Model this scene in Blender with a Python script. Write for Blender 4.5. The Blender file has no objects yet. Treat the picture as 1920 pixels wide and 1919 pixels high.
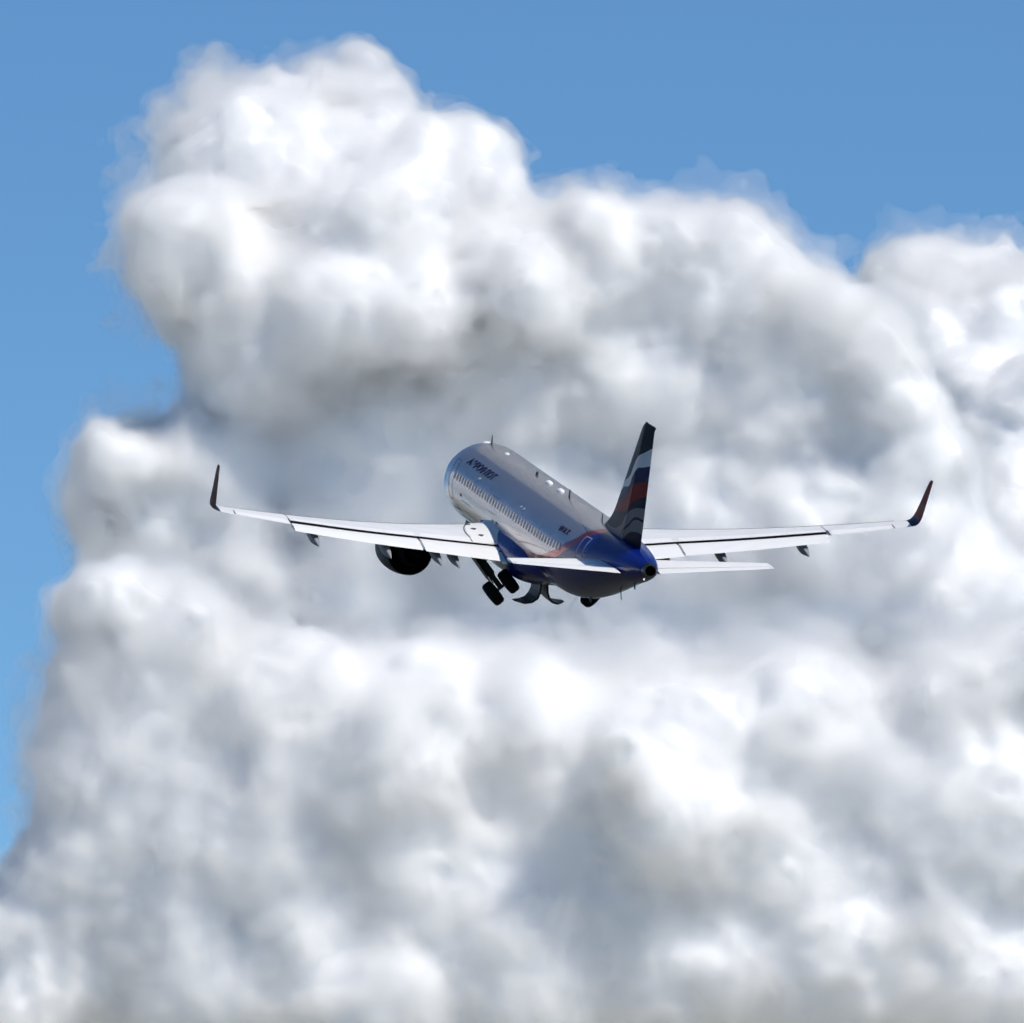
import bpy, bmesh, math, random, time
import numpy as np
from mathutils import Vector, Matrix
T0 = time.time()
sc = bpy.context.scene
COL = sc.collection
R = math.radians
# sky and sun settings
AIR = .65; DUST = 0.0; OZ = 9.0; SKYS = .1; SUNE = 3.4; EXPO = 0.14
# ---------------------------------------------------------------- camera
ELEV = R(6.5)
CAM = np.array([0.0, 0.0, 1.7])
FWD = np.array([0.0, math.cos(ELEV), math.sin(ELEV)])
RGT = np.array([1.0, 0.0, 0.0])
UPV = np.array([0.0, -math.sin(ELEV), math.cos(ELEV)])
FPX = 22800.0 / 1920.0                      # focal length in picture widths
cam = bpy.data.cameras.new("camera")
cam.sensor_fit = 'HORIZONTAL'
cam.sensor_width = 36.0
cam.lens = 36.0 * FPX
cam.clip_start = 1.0
cam.clip_end = 200000.0
co = bpy.data.objects.new("camera", cam); COL.objects.link(co)
co.location = CAM
co.rotation_euler = (R(90) + ELEV, 0, 0)
sc.camera = co
# ---------------------------------------------------------------- sky and sun
SUN_DIR = np.array((.43, -.37, .82)); SUN_DIR = SUN_DIR / np.linalg.norm(SUN_DIR)   # towards the sun
sun_el = math.asin(SUN_DIR[2]); sun_az = math.atan2(SUN_DIR[0], SUN_DIR[1])
w = bpy.data.worlds.new("World"); sc.world = w
w.use_nodes = True
nt = w.node_tree
sky = nt.nodes.new("ShaderNodeTexSky")
sky.sky_type = 'NISHITA'; sky.sun_disc = False
sky.sun_elevation = sun_el; sky.sun_rotation = sun_az
sky.altitude = 100.0; sky.air_density = AIR; sky.dust_density = DUST; sky.ozone_density = OZ
tint = nt.nodes.new("ShaderNodeMix"); tint.data_type = 'RGBA'; tint.blend_type = 'MULTIPLY'; tint.inputs[0].default_value = 1.0
tint.inputs[7].default_value = (.84, 1.0, .97, 1)           # white balance of the sky
nt.links.new(sky.outputs[0], tint.inputs[6]); nt.links.new(tint.outputs[2], nt.nodes["Background"].inputs[0])
nt.nodes["Background"].inputs[1].default_value = SKYS
sun = bpy.data.lights.new("sun", 'SUN'); sun.energy = SUNE; sun.angle = R(0.5); sun.color = (1.0, .945, .865)
so = bpy.data.objects.new("sun", sun); COL.objects.link(so)
so.location = (60, -60, 120)
so.rotation_euler = Vector(-SUN_DIR).to_track_quat('-Z', 'Y').to_euler()
sc.view_settings.view_transform = 'Standard'
sc.view_settings.look = 'None'
sc.view_settings.exposure = EXPO
sc.view_settings.gamma = 1.0
sc.view_settings.use_curve_mapping = False
cy = sc.cycles
cy.use_adaptive_sampling = True
cy.adaptive_threshold = 0.08
cy.adaptive_min_samples = 16
cy.use_denoising = True
cy.max_bounces = 20
cy.volume_bounces = 11
cy.diffuse_bounces = 4
cy.glossy_bounces = 4
cy.transparent_max_bounces = 96
cy.caustics_reflective = False
cy.caustics_refractive = False


def mat(name):
    m = bpy.data.materials.new(name); m.use_nodes = True
    return m, m.node_tree, m.node_tree.nodes["Principled BSDF"]

# ---------------------------------------------------------------- ground below the camera, out of the frame
mg, t, b = mat("grassland")
tc = t.nodes.new("ShaderNodeTexCoord"); nz = t.nodes.new("ShaderNodeTexNoise"); nz.inputs["Scale"].default_value = .004; nz.inputs["Detail"].default_value = 8
cr = t.nodes.new("ShaderNodeValToRGB")
cr.color_ramp.elements[0].position = .35; cr.color_ramp.elements[0].color = (.025, .03, .016, 1)
cr.color_ramp.elements[1].position = .65; cr.color_ramp.elements[1].color = (.07, .065, .05, 1)
t.links.new(tc.outputs["Object"], nz.inputs["Vector"]); t.links.new(nz.outputs["Fac"], cr.inputs[0]); 
vl = t.nodes.new("ShaderNodeVectorMath"); vl.operation = 'LENGTH'; t.links.new(tc.outputs["Object"], vl.inputs[0])
far = t.nodes.new("ShaderNodeMapRange"); far.inputs[1].default_value = 3200; far.inputs[2].default_value = 4200; t.links.new(vl.outputs["Value"], far.inputs[0])
far_fill = t.nodes.new("ShaderNodeMix"); far_fill.data_type = 'RGBA'; far_fill.inputs[7].default_value = (.42, .40, .33, 1)     # far ground made pale to bounce fill light up into the clouds
t.links.new(far.outputs[0], far_fill.inputs[0]); t.links.new(cr.outputs[0], far_fill.inputs[6]); t.links.new(far_fill.outputs[2], b.inputs["Base Color"])
b.inputs["Roughness"].default_value = .95
me = bpy.data.meshes.new("ground")
gv = [(0, 0, 0)] + [(60000 * math.cos(a), 60000 * math.sin(a), 0) for a in np.linspace(0, 2 * math.pi, 65)[:-1]]
me.from_pydata(gv, [], [(0, i, i % 64 + 1) for i in range(1, 65)]); me.materials.append(mg)
go = bpy.data.objects.new("ground", me); COL.objects.link(go); go["kind"] = "structure"
# unseen dark rise added round the horizon, to darken reflections along the fuselage
rng = np.random.default_rng(3); hv = []; hf = []; NH = 360
for ring, (rad, hh) in enumerate(((7600, 0), (8100, 110), (8600, 170), (9400, 130), (10400, 0))):
    for i in range(NH):
        a = 2 * math.pi * i / NH
        h = hh * (.75 + .2 * math.sin(5 * a + ring) + .15 * math.sin(13 * a + 2 * ring)) + (rng.uniform(-8, 8) if hh else -2)
        hv.append((rad * math.sin(a), rad * math.cos(a), h))
for ring in range(4):
    for i in range(NH):
        j = (i + 1) % NH
        hf.append((ring * NH + i, ring * NH + j, (ring + 1) * NH + j, (ring + 1) * NH + i))
mh, t, b = mat("reflection_hills_dark"); b.inputs["Base Color"].default_value = (.03, .042, .025, 1); b.inputs["Roughness"].default_value = 1
me = bpy.data.meshes.new("reflection_hills"); me.from_pydata(hv, [], hf); me.materials.append(mh)
ho = bpy.data.objects.new("reflection_hills", me); COL.objects.link(ho); ho["kind"] = "structure"

# ---------------------------------------------------------------- clouds
def noise3(org, n, vox, wl, rng_seed, off):
    """smooth lattice noise (cubic B-spline, separable) on a regular grid; wl = wavelength in metres"""
    rng = np.random.default_rng(rng_seed)
    period = 64
    lat = rng.uniform(-1, 1, (period, period, period)).astype(np.float32)
    out = lat
    for ax in range(3):
        t = (org[ax] + np.arange(n[ax]) * vox) / wl + off[ax]
        i = np.floor(t).astype(int)
        f = (t - i).astype(np.float32)
        w = [(1 - f) ** 3 / 6, (3 * f ** 3 - 6 * f ** 2 + 4) / 6,
             (-3 * f ** 3 + 3 * f ** 2 + 3 * f + 1) / 6, f ** 3 / 6]
        sh = [1, 1, 1]; sh[ax] = -1
        acc = 0
        for k in range(4):
            acc = acc + np.take(out, (i + k - 1) % period, axis=ax) * w[k].reshape(sh)
        out = acc
    return out * 2.2


def surface_nets(F, iso, org, vox):
    """quads of the surface F = iso (F < iso inside)"""
    S = F < iso
    nx, ny, nz = F.shape
    c = [S[i:nx - 1 + i, j:ny - 1 + j, k:nz - 1 + k] for i in (0, 1) for j in (0, 1) for k in (0, 1)]
    allin = c[0].copy(); anyin = c[0].copy()
    for q in c[1:]:
        allin &= q; anyin |= q
    mix = anyin & ~allin
    I, J, K = np.nonzero(mix)
    idx = np.full(mix.shape, -1, np.int32)
    idx[I, J, K] = np.arange(len(I))
    val = {}
    for i in (0, 1):
        for j in (0, 1):
            for k in (0, 1):
                val[i, j, k] = F[I + i, J + j, K + k] - iso
    P = np.zeros((len(I), 3), np.float32); W = np.zeros(len(I), np.float32)
    for a in val:
        for ax in range(3):
            if a[ax]:
                continue
            b = list(a); b[ax] = 1; b = tuple(b)
            va, vb = val[a], val[b]
            cr = (va < 0) != (vb < 0)
            t = np.where(cr, va / np.where(cr, va - vb, 1), 0)
            p = np.zeros((len(I), 3), np.float32) + np.array(a, np.float32)
            p[:, ax] += t
            P += p * cr[:, None]; W += cr
    P = P / W[:, None] + np.stack([I, J, K], 1)
    P = P * vox + np.array(org, np.float32)
    quads = []
    for ax in range(3):
        A = [slice(1, -1)] * 3
        lo = list(A); hi = list(A)
        lo[ax] = slice(0, -1); hi[ax] = slice(1, None)
        s0 = S[tuple(lo)]; s1 = S[tuple(hi)]
        e = np.stack(np.nonzero(s0 != s1), 1)
        st = s0[tuple(e.T)]
        e = e + 1; e[:, ax] -= 1
        u, v = (ax + 1) % 3, (ax + 2) % 3
        def cell(du, dv):
            q = e.copy(); q[:, u] += du; q[:, v] += dv
            return idx[q[:, 0], q[:, 1], q[:, 2]]
        Q = np.stack([cell(-1, -1), cell(0, -1), cell(0, 0), cell(-1, 0)], 1)
        Q[~st] = Q[~st][:, ::-1]
        quads.append(Q)
    return P, np.concatenate(quads)


def cloud_field(puffs, seed, vox, smooth=7.0, kids=(4, 3), wisp=1.0, margin=60, clip=300, octs=None, shrink=5.0, relief=None, scale=1.0, reach=5.0):
    rng = np.random.default_rng(seed)
    balls = [tuple(p) for p in puffs]
    layer = balls
    for lev, nk in enumerate(kids):
        new = []
        for (x, y, z, r) in layer:
            if r < 8:
                continue
            for _ in range(nk):
                d = rng.normal(size=3); d[2] -= .5; d /= np.linalg.norm(d)
                rr = r * rng.uniform(.3, .55)
                c = np.array([x, y, z]) + d * (r * rng.uniform(.50, .68))
                new.append((c[0], c[1], c[2], rr))
        balls = balls + new
        layer = new
    B = np.array(balls)
    lo = (B[:, :3] - B[:, 3:]).min(0) - margin
    hi = (B[:, :3] + B[:, 3:]).max(0) + margin
    lo[:2] = np.maximum(lo[:2], -clip); hi[:2] = np.minimum(hi[:2], clip)
    n = np.ceil((hi - lo) / vox).astype(int) + 1
    ax = [lo[i] + np.arange(n[i]) * vox for i in range(3)]
    k = smooth
    acc = np.full(tuple(n), -30.0, np.float32)       # smooth union of all the billows
    for (x, y, z, r) in balls:
        rad = r + 4.0 * k + margin * .5
        s = [slice(*np.searchsorted(ax[i], ((x, y, z)[i] - rad, (x, y, z)[i] + rad))) for i in range(3)]
        if any(q.start >= q.stop for q in s):
            continue
        d = np.sqrt(((ax[0][s[0]] - x) ** 2)[:, None, None] + ((ax[1][s[1]] - y) ** 2)[None, :, None]
                    + ((ax[2][s[2]] - z) ** 2)[None, None, :]).astype(np.float32) - np.float32(r)
        acc[tuple(s)] = np.logaddexp(acc[tuple(s)], np.maximum(-d / np.float32(k), np.float32(-30)))
    F = shrink - acc * k
    del acc
    if relief is not None:
        # the body behind the billows: their joint outline, as deep as the cloud, with the same front
        two = np.full((n[0], n[1]), -30.0, np.float32); kk = 14.0
        for (x, y, z, r) in puffs:
            d = np.sqrt(((ax[0] - x) ** 2)[:, None] + ((ax[1] - y) ** 2)[None, :]) - r
            two = np.logaddexp(two, np.clip(-d / kk, -30, 30))
        two = 16 - two * kk
        gx = ax[0] / PXM / scale + 960; gy = 959.5 - ax[1] / PXM / scale
        gx = gx[::6]; gy = gy[::6]
        D = np.array([[relief(a, b) for b in gy] for a in gx]) * scale
        D = np.repeat(np.repeat(D, 6, 0), 6, 1)[:n[0], :n[1]]
        ker = np.ones(13) / 13
        D = np.apply_along_axis(lambda v: np.convolve(np.pad(v, 6, 'edge'), ker, 'valid'), 0, D)
        D = np.apply_along_axis(lambda v: np.convolve(np.pad(v, 6, 'edge'), ker, 'valid'), 1, D)
        # the front rounds off towards the outline
        front = (D + 2 + 30 * np.exp(np.clip(two + 8, -60, 0) / 16)).astype(np.float32)
        for iz in range(n[2]):
            z = ax[2][iz]
            body = np.maximum(two, np.maximum(front - z, z - front - 110))
            F[:, :, iz] = -np.logaddexp(-F[:, :, iz] / 8, -body / 8) * 8 + 3
    fine = None
    octs = octs or OCT
    for j, (wl, amp, bil) in enumerate(octs):
        nz = noise3(lo, n, vox, wl, seed * 31 + j, rng.uniform(0, 60, 3))
        a = wisp * amp * ((1 - bil) * nz + bil * (.45 - 1.6 * np.abs(nz)))
        F += a
        if j >= len(octs) - 4 + (len(octs) < 5):
            fine = a if fine is None else fine + a
    veil = F + .9 * fine                            # the outermost veil: the same cloud, frayed more strongly
    wisp_f = F - reach                               # a thin torn haze that hangs round the cloud and over its folds
    for j, (wl, amp) in enumerate(((70, 9), (34, 9), (17, 7.5), (9, 5.5), (5, 3.4)) if octs[0][0] < 200 else ((300, 40), (150, 25))):
        wisp_f += amp * noise3(lo, n, vox, wl, seed * 57 + j + 20, rng.uniform(0, 60, 3))
    heart = F - np.minimum(.6 * fine, 0)                                 # the dense heart: the same cloud without its fine detail
    for G in (F, veil, heart, wisp_f):
        G[0] = G[-1] = 90; G[:, 0] = G[:, -1] = 90; G[:, :, 0] = G[:, :, -1] = 90
    return F, veil, heart, wisp_f, lo


OCT = ((170, 6, 0), (90, 4.5, 0), (48, 3.8, .15), (25, 4.8, .45), (13, 4.8, .5), (7.2, 3.6, .45), (4.0, 2.2, .3))


def cloud(label, puffs, dist, seed, vox=1.8, levels=(1.5, 0.0, -2.0, -5.0, 0.0), mats=None, ctr=None, **kw):
    kw.setdefault('clip', dist * .0421 + 90)
    F, veil, heart, wisp_f, lo = cloud_field(puffs, seed, vox, **kw)
    # cloud axes (across, up, away) at its own distance
    if ctr is None:
        fw, rg, up = FWD, RGT, UPV
    else:
        az, el = R(ctr[0]), R(ctr[1])
        fw = np.array([math.sin(az) * math.cos(el), math.cos(az) * math.cos(el), math.sin(el)])
        rg = np.array([math.cos(az), -math.sin(az), 0]); up = np.cross(rg, fw)
    root = None
    for li in (3, 2, 1, 0, 4)[:len(mats)]:
        p, Q = surface_nets((veil, F, F, heart, wisp_f)[li], levels[li], lo, vox)
        Q = Q[:, ::-1].copy()
        W = (p[:, :1] * rg + p[:, 1:2] * up + p[:, 2:] * fw).astype(np.float32)
        nm = ("veil", "fringe", "mist", "cloud", "wisps")[li]
        me = bpy.data.meshes.new(nm)
        me.vertices.add(len(W)); me.vertices.foreach_set("co", W.ravel())
        me.loops.add(Q.size); me.loops.foreach_set("vertex_index", Q.ravel().astype(np.int32))
        me.polygons.add(len(Q))
        me.polygons.foreach_set("loop_start", np.arange(0, Q.size, 4, dtype=np.int32))
        me.polygons.foreach_set("loop_total", np.full(len(Q), 4, np.int32))
        me.polygons.foreach_set("use_smooth", np.ones(len(Q), bool))
        me.update(); me.validate()
        me.materials.append(mats[li])
        o = bpy.data.objects.new(nm, me); COL.objects.link(o)
        if root is None:
            root = o
            o.location = CAM + fw * dist
            o["label"] = label; o["category"] = "cloud"
        else:
            o.parent = root
    print("cloud", label, F.shape, time.time() - T0)
    return root

def vol_mat(name, dens, col=(1, 1, 1), g=0.0):
    m = bpy.data.materials.new(name); m.use_nodes = True
    t = m.node_tree
    t.nodes.clear()
    out = t.nodes.new("ShaderNodeOutputMaterial")
    v = t.nodes.new("ShaderNodeVolumeScatter")
    v.inputs["Color"].default_value = (*col, 1); v.inputs["Density"].default_value = dens; v.inputs["Anisotropy"].default_value = g
    t.links.new(v.outputs[0], out.inputs["Volume"])
    return m


cm, _, b = mat("cloud_heart")
b.inputs["Base Color"].default_value = (.95, .95, .95, 1); b.inputs["Roughness"].default_value = 1
b.inputs["Specular IOR Level"].default_value = 0
MISTS = [vol_mat("cloud_veil", .022, g=.35), vol_mat("cloud_fringe", .06, g=.35), vol_mat("cloud_mist", .13, g=.35), cm, vol_mat("cloud_haze", .011, g=.35)]
PXM = 6000.0 / 22800.0


def px(lst, relief, k=1.0):
    """billows given by where they stand across and up, and by the depth of the cloud's front there"""
    out = []
    for p in lst:
        x, y, r = p[:3]; e = p[3] if len(p) > 3 else 0
        out.append(((x - 960) * PXM * k, (959.5 - y) * PXM * k, (relief(x, y) + e) * k + .96 * r * PXM * k, r * PXM * k))
    return out


def front_main(x, y):
    a = np.interp(y, (0, 100, 430, 560, 660, 850, 1000, 1200, 1400), (20, 0, -124, -127, -127, -130, -131, -133, -137))
    b = np.interp(y, (0, 300, 600, 1200), (20, -60, -128, -138))
    return a + (b - a) * min(max((x - 1350) / 250, 0), 1)


main = [(690, 102, 62), (612, 150, 48), (555, 200, 74), (480, 232, 62), (405, 225, 58), (365, 168, 26), (700, 190, 74), (392, 135, 18),
 (420, 300, 88), (560, 310, 125), (690, 290, 110), (650, 430, 110), (860, 298, 74), (905, 282, 58), (915, 355, 50), (770, 310, 76),
 (320, 420, 80), (300, 500, 58), (350, 560, 52), (400, 430, 100), (440, 540, 120), (410, 650, 58), (760, 400, 120), (1000, 510, 76), (1110, 440, 62),
 (1200, 460, 62), (1370, 432, 66), (1290, 470, 70), (1445, 520, 60), (1545, 590, 56), (1630, 670, 58), (930, 480, 60),
 (1690, 770, 68), (1712, 890, 74), (620, 590, 160, -25), (800, 600, 130, -20), (950, 720, 200), (1200, 720, 210), (1450, 760, 210),
 (500, 700, 130), (700, 900, 240), (1000, 1000, 260), (1300, 1000, 250), (420, 900, 170), (260, 880, 95), (1000, 560, 100, -18),
 (195, 860, 62), (290, 1000, 120), (200, 960, 60), (1550, 1000, 200), (1100, 560, 130), (1330, 570, 130), (450, 1080, 150), (650, 1120, 160), (1700, 1010, 130), (1680, 1120, 150),
 (420, 1250, 140), (650, 1300, 180), (900, 1280, 200), (1200, 1280, 200), (1500, 1250, 220), (1760, 1250, 150), (1850, 1150, 100), (1950, 1350, 150)]
cloud("tall white cumulus with grey folds directly behind the airliner, filling the middle", px(main, front_main), 6000, 5, mats=MISTS, relief=front_main, wisp=.92)


OCT_LOW = ((170, 4.5, 0), (90, 3, 0), (48, 2.8, .15), (25, 3.6, .45), (13, 4.0, .5), (7.2, 3.2, .45), (4.0, 2.0, .3))


def front_bank(x, y):
    return np.interp(y, (1050, 1200, 1350, 1520, 1700, 1920), (0, -2, -7, -22, -30, -40)) + np.interp(x, (0, 500), (30, 0))


bank = [(205, 1150, 62), (160, 1150, 26), (360, 1165, 48), (300, 1220, 85), (150, 1310, 70), (230, 1330, 110), (330, 1300, 100),
 (480, 1330, 110), (600, 1300, 90), (178, 1490, 95), (330, 1480, 140), (520, 1450, 140), (720, 1450, 170, -25), (900, 1400, 150),
 (1100, 1460, 170), (1160, 1420, 90, -40), (1350, 1460, 180), (1620, 1490, 200), (1850, 1490, 200), (145, 1660, 110), (300, 1700, 200), (560, 1650, 200),
 (820, 1650, 210), (1100, 1600, 170), (1250, 1560, 150, -30), (1450, 1620, 220), (1750, 1600, 240), (1950, 1600, 200), (100, 1850, 180), (400, 1880, 200),
 (700, 1900, 200), (1000, 1880, 200), (1300, 1850, 200), (1600, 1850, 220), (1850, 1850, 200), (800, 1340, 120), (1000, 1350, 130), (1250, 1390, 140), (1500, 1340, 150),
 (200, 1450, 110), (420, 1600, 160), (960, 1750, 200), (560, 1780, 170), (75, 1790, 110), (1150, 1750, 180), (1790, 1300, 110), (1960, 1260, 120), (40, 1920, 130), (240, 1580, 130)]
cloud("low grey and white cloud bank along the bottom, below the airliner", px(bank, front_bank, .95), 5700, 11, mats=MISTS, relief=front_bank, scale=.95, octs=OCT_LOW)
def front_right(x, y):
    return -.48 * (y - 450)


right = [(1640, 520, 32), (1690, 508, 44), (1665, 570, 50), (1725, 630, 80), (1740, 510, 52), (1790, 510, 40), (1850, 515, 52), (1885, 480, 26), (1800, 600, 90), (1900, 640, 110), (1880, 760, 100), (1950, 800, 120), (1880, 900, 95), (1950, 1000, 120),
 (1890, 1070, 60), (1990, 1100, 80), (1990, 560, 90), (2050, 800, 200), (2080, 1050, 200), (1800, 720, 90), (1830, 1000, 90)]
cloud("bright white cumulus head cut off by the right edge of the picture", px(right, front_right, 1.25), 7500, 21, mats=MISTS, relief=front_right, scale=1.25, clip=520)
cloud("small bright puff of cloud low at the left edge", px([(-30, 1700, 34), (-5, 1715, 22), (-40, 1740, 44)], lambda x, y: 0, 1.3), 7800, 31, mats=MISTS)
BIG = ((900, 80, 0), (420, 60, .4), (200, 34, .6), (100, 18, .4))
fb = [(-520, 0, 0, 420), (-100, 80, 0, 520), (380, 60, 0, 480), (150, -260, 0, 460), (-350, -280, 0, 420), (600, -250, 0, 350), (100, 330, 60, 300)]  # unseen bank, added as the bright band reflected in the fuselage's side
fb += [(850 + 260 * i, -880 - 12 * i, -60, 330 - 10 * i) for i in range(8)]  # low run added to cover the bright horizon in the reflections
cloud("unseen white cloud bank low to the left, added for the fuselage to reflect", fb, 6500, 41, vox=28, levels=(30, 0, -30, -160), mats=[vol_mat("far_veil", .0016), vol_mat("far_fringe", .003), vol_mat("far_mist", .007), cm], ctr=(-30, 11.0), smooth=60, margin=200, clip=2500, octs=BIG, kids=(8,))
fb = []  # unseen cloud, shaped along the directions that the fuselage's top reflects
for az, el, rd in ((1.5, 14.0, 2.6), (3.4, 17.0, 3.2), (2.6, 21.0, 3.4), (.7, 24.6, 3.2), (-3, 28.6, 2.7), (-6.8, 30.6, 2.1), (-9.4, 31.4, 1.7), (-8.2, 31.0, 1.9), (-5, 29.8, 2.5), (-1.2, 26.8, 3.0), (5.5, 20, 2.6), (5, 15, 2.4), (-1, 21, 2.2)):
    fb.append((9000 * math.tan(R(az + 2)), 9000 * math.tan(R(el - 22)), 0, 9000 * R(rd)))
cloud("unseen pale cloud high ahead of the airliner, added for the fuselage to reflect", fb, 9000, 61, vox=30, levels=(30, 0, -30, -160), mats=[vol_mat("top_veil", .0016), vol_mat("top_fringe", .003), vol_mat("top_mist", .007), cm], ctr=(-2, 22), smooth=50, margin=200, clip=4000, octs=BIG, kids=(6,))

# ---------------------------------------------------------------- helpers
def put(name, verts, faces, mats, parent=None, midx=None, smooth=True, recalc=True, autos=None):
    me = bpy.data.meshes.new(name)
    me.from_pydata([tuple(map(float, v)) for v in verts], [], [tuple(map(int, f)) for f in faces])
    if not isinstance(mats, (list, tuple)):
        mats = [mats]
    for m in mats:
        me.materials.append(m)
    if midx is not None:
        me.polygons.foreach_set("material_index", np.array(midx, np.int32))
    if smooth:
        me.polygons.foreach_set("use_smooth", np.ones(len(me.polygons), bool))
    if recalc:
        b = bmesh.new(); b.from_mesh(me)
        bmesh.ops.recalc_face_normals(b, faces=b.faces)
        b.to_mesh(me); b.free()
    if smooth and autos:
        me.set_sharp_from_angle(angle=R(autos))
    me.update()
    o = bpy.data.objects.new(name, me); COL.objects.link(o)
    if parent is not None:
        o.parent = parent
    return o


def loft(rings, cap0=True, cap1=True):
    """rings of equal length, each closed; returns verts, faces"""
    n = len(rings[0]); V = [p for r in rings for p in r]; F = []
    for i in range(len(rings) - 1):
        for j in range(n):
            k = (j + 1) % n
            F.append((i * n + j, i * n + k, (i + 1) * n + k, (i + 1) * n + j))
    if cap0:
        F.append(tuple(range(n - 1, -1, -1)))
    if cap1:
        F.append(tuple((len(rings) - 1) * n + j for j in range(n)))
    return V, F


def merge(*parts):
    V, F, M = [], [], []
    for i, p in enumerate(parts):
        v, f = p[0], p[1]
        b = len(V); V += list(v); F += [tuple(b + q for q in g) for g in f]
        m = p[2] if len(p) > 2 else 0
        M += list(m) if isinstance(m, (list, tuple, np.ndarray)) else [m] * len(f)
    return V, F, M


def tube(pts, rad, n=10, cap=True):
    pts = [Vector(p) for p in pts]
    if not isinstance(rad, (list, tuple)):
        rad = [rad] * len(pts)
    rings = []
    for i, p in enumerate(pts):
        d = (pts[min(i + 1, len(pts) - 1)] - pts[max(i - 1, 0)]).normalized()
        a = d.cross(Vector((0.31, .2, .93)));
        a.normalize(); b = d.cross(a)
        rings.append([p + (a * math.cos(2 * math.pi * k / n) + b * math.sin(2 * math.pi * k / n)) * rad[i] for k in range(n)])
    return loft(rings, cap, cap)


def lathe(c, axis, prof, n=40):
    """prof: (along, radius) pairs turned about axis through c"""
    c = Vector(c); d = Vector(axis).normalized(); a = d.cross(Vector((0.2, .3, .95))).normalized(); b = d.cross(a)
    return loft([[c + d * s + (a * math.cos(2 * math.pi * k / n) + b * math.sin(2 * math.pi * k / n)) * r for k in range(n)] for s, r in prof])


def box(c, s, M=None):
    c = Vector(c); V = []
    for i in (-.5, .5):
        for j in (-.5, .5):
            for k in (-.5, .5):
                v = Vector((i * s[0], j * s[1], k * s[2]))
                V.append(c + (M @ v if M else v))
    return V, [(0, 1, 3, 2), (4, 6, 7, 5), (0, 4, 5, 1), (2, 3, 7, 6), (0, 2, 6, 4), (1, 5, 7, 3)]


def slab(outline, off):
    """thin plate: outline points, and the offset vector to its other side"""
    o = Vector(off); n = len(outline)
    A = [Vector(p) for p in outline]; B = [p + o for p in A]
    F = [tuple(range(n)), tuple(range(2 * n - 1, n - 1, -1))]
    F += [(i, n + i, n + (i + 1) % n, (i + 1) % n) for i in range(n)]
    return A + B, F


def itp(x, xs, ys):
    """monotone cubic (pchip-like)"""
    xs = np.array(xs, float); ys = np.array(ys, float); x = np.atleast_1d(np.array(x, float))
    h = np.diff(xs); d = np.diff(ys) / h
    m = np.zeros_like(ys); m[0] = d[0]; m[-1] = d[-1]
    for i in range(1, len(xs) - 1):
        if d[i - 1] * d[i] > 0:
            w1 = 2 * h[i] + h[i - 1]; w2 = h[i] + 2 * h[i - 1]
            m[i] = (w1 + w2) / (w1 / d[i - 1] + w2 / d[i])
    k = np.clip(np.searchsorted(xs, x) - 1, 0, len(xs) - 2); t = (x - xs[k]) / h[k]
    return (ys[k] * (1 + 2 * t) * (1 - t) ** 2 + m[k] * h[k] * t * (1 - t) ** 2
            + ys[k + 1] * t * t * (3 - 2 * t) + m[k + 1] * h[k] * t * t * (t - 1))


# ---------------------------------------------------------------- paints
def paint(name, col, rough=.3, metal=0.0, coat=0.0, croat=.04, spec=.5):
    m, t, b = mat(name)
    b.inputs["Base Color"].default_value = (*col, 1); b.inputs["Roughness"].default_value = rough
    b.inputs["Metallic"].default_value = metal; b.inputs["Coat Weight"].default_value = coat
    b.inputs["Coat Roughness"].default_value = croat; b.inputs["Specular IOR Level"].default_value = spec
    return m


def grime(m, amount=.12, scale=(.6, 3, 3)):
    """faint dirt and panel-to-panel variation over a painted surface"""
    t = m.node_tree; b = t.nodes["Principled BSDF"]
    tc = t.nodes.new("ShaderNodeTexCoord"); mp = t.nodes.new("ShaderNodeMapping"); mp.inputs["Scale"].default_value = scale
    nz = t.nodes.new("ShaderNodeTexNoise"); nz.inputs["Scale"].default_value = 1.3; nz.inputs["Detail"].default_value = 6
    t.links.new(tc.outputs["Object"], mp.inputs[0]); t.links.new(mp.outputs[0], nz.inputs["Vector"])
    mr = t.nodes.new("ShaderNodeMapRange"); mr.inputs[1].default_value = .3; mr.inputs[2].default_value = .7
    mr.inputs[3].default_value = 1 - amount; mr.inputs[4].default_value = 1.0
    t.links.new(nz.outputs["Fac"], mr.inputs[0])
    mx = t.nodes.new("ShaderNodeMix"); mx.data_type = 'RGBA'; mx.blend_type = 'MULTIPLY'; mx.inputs[0].default_value = 1
    src = b.inputs["Base Color"]
    if src.is_linked:
        t.links.new(src.links[0].from_socket, mx.inputs[6])
    else:
        mx.inputs[6].default_value = src.default_value
    t.links.new(mr.outputs[0], mx.inputs[7]); t.links.new(mx.outputs[2], src)


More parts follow.
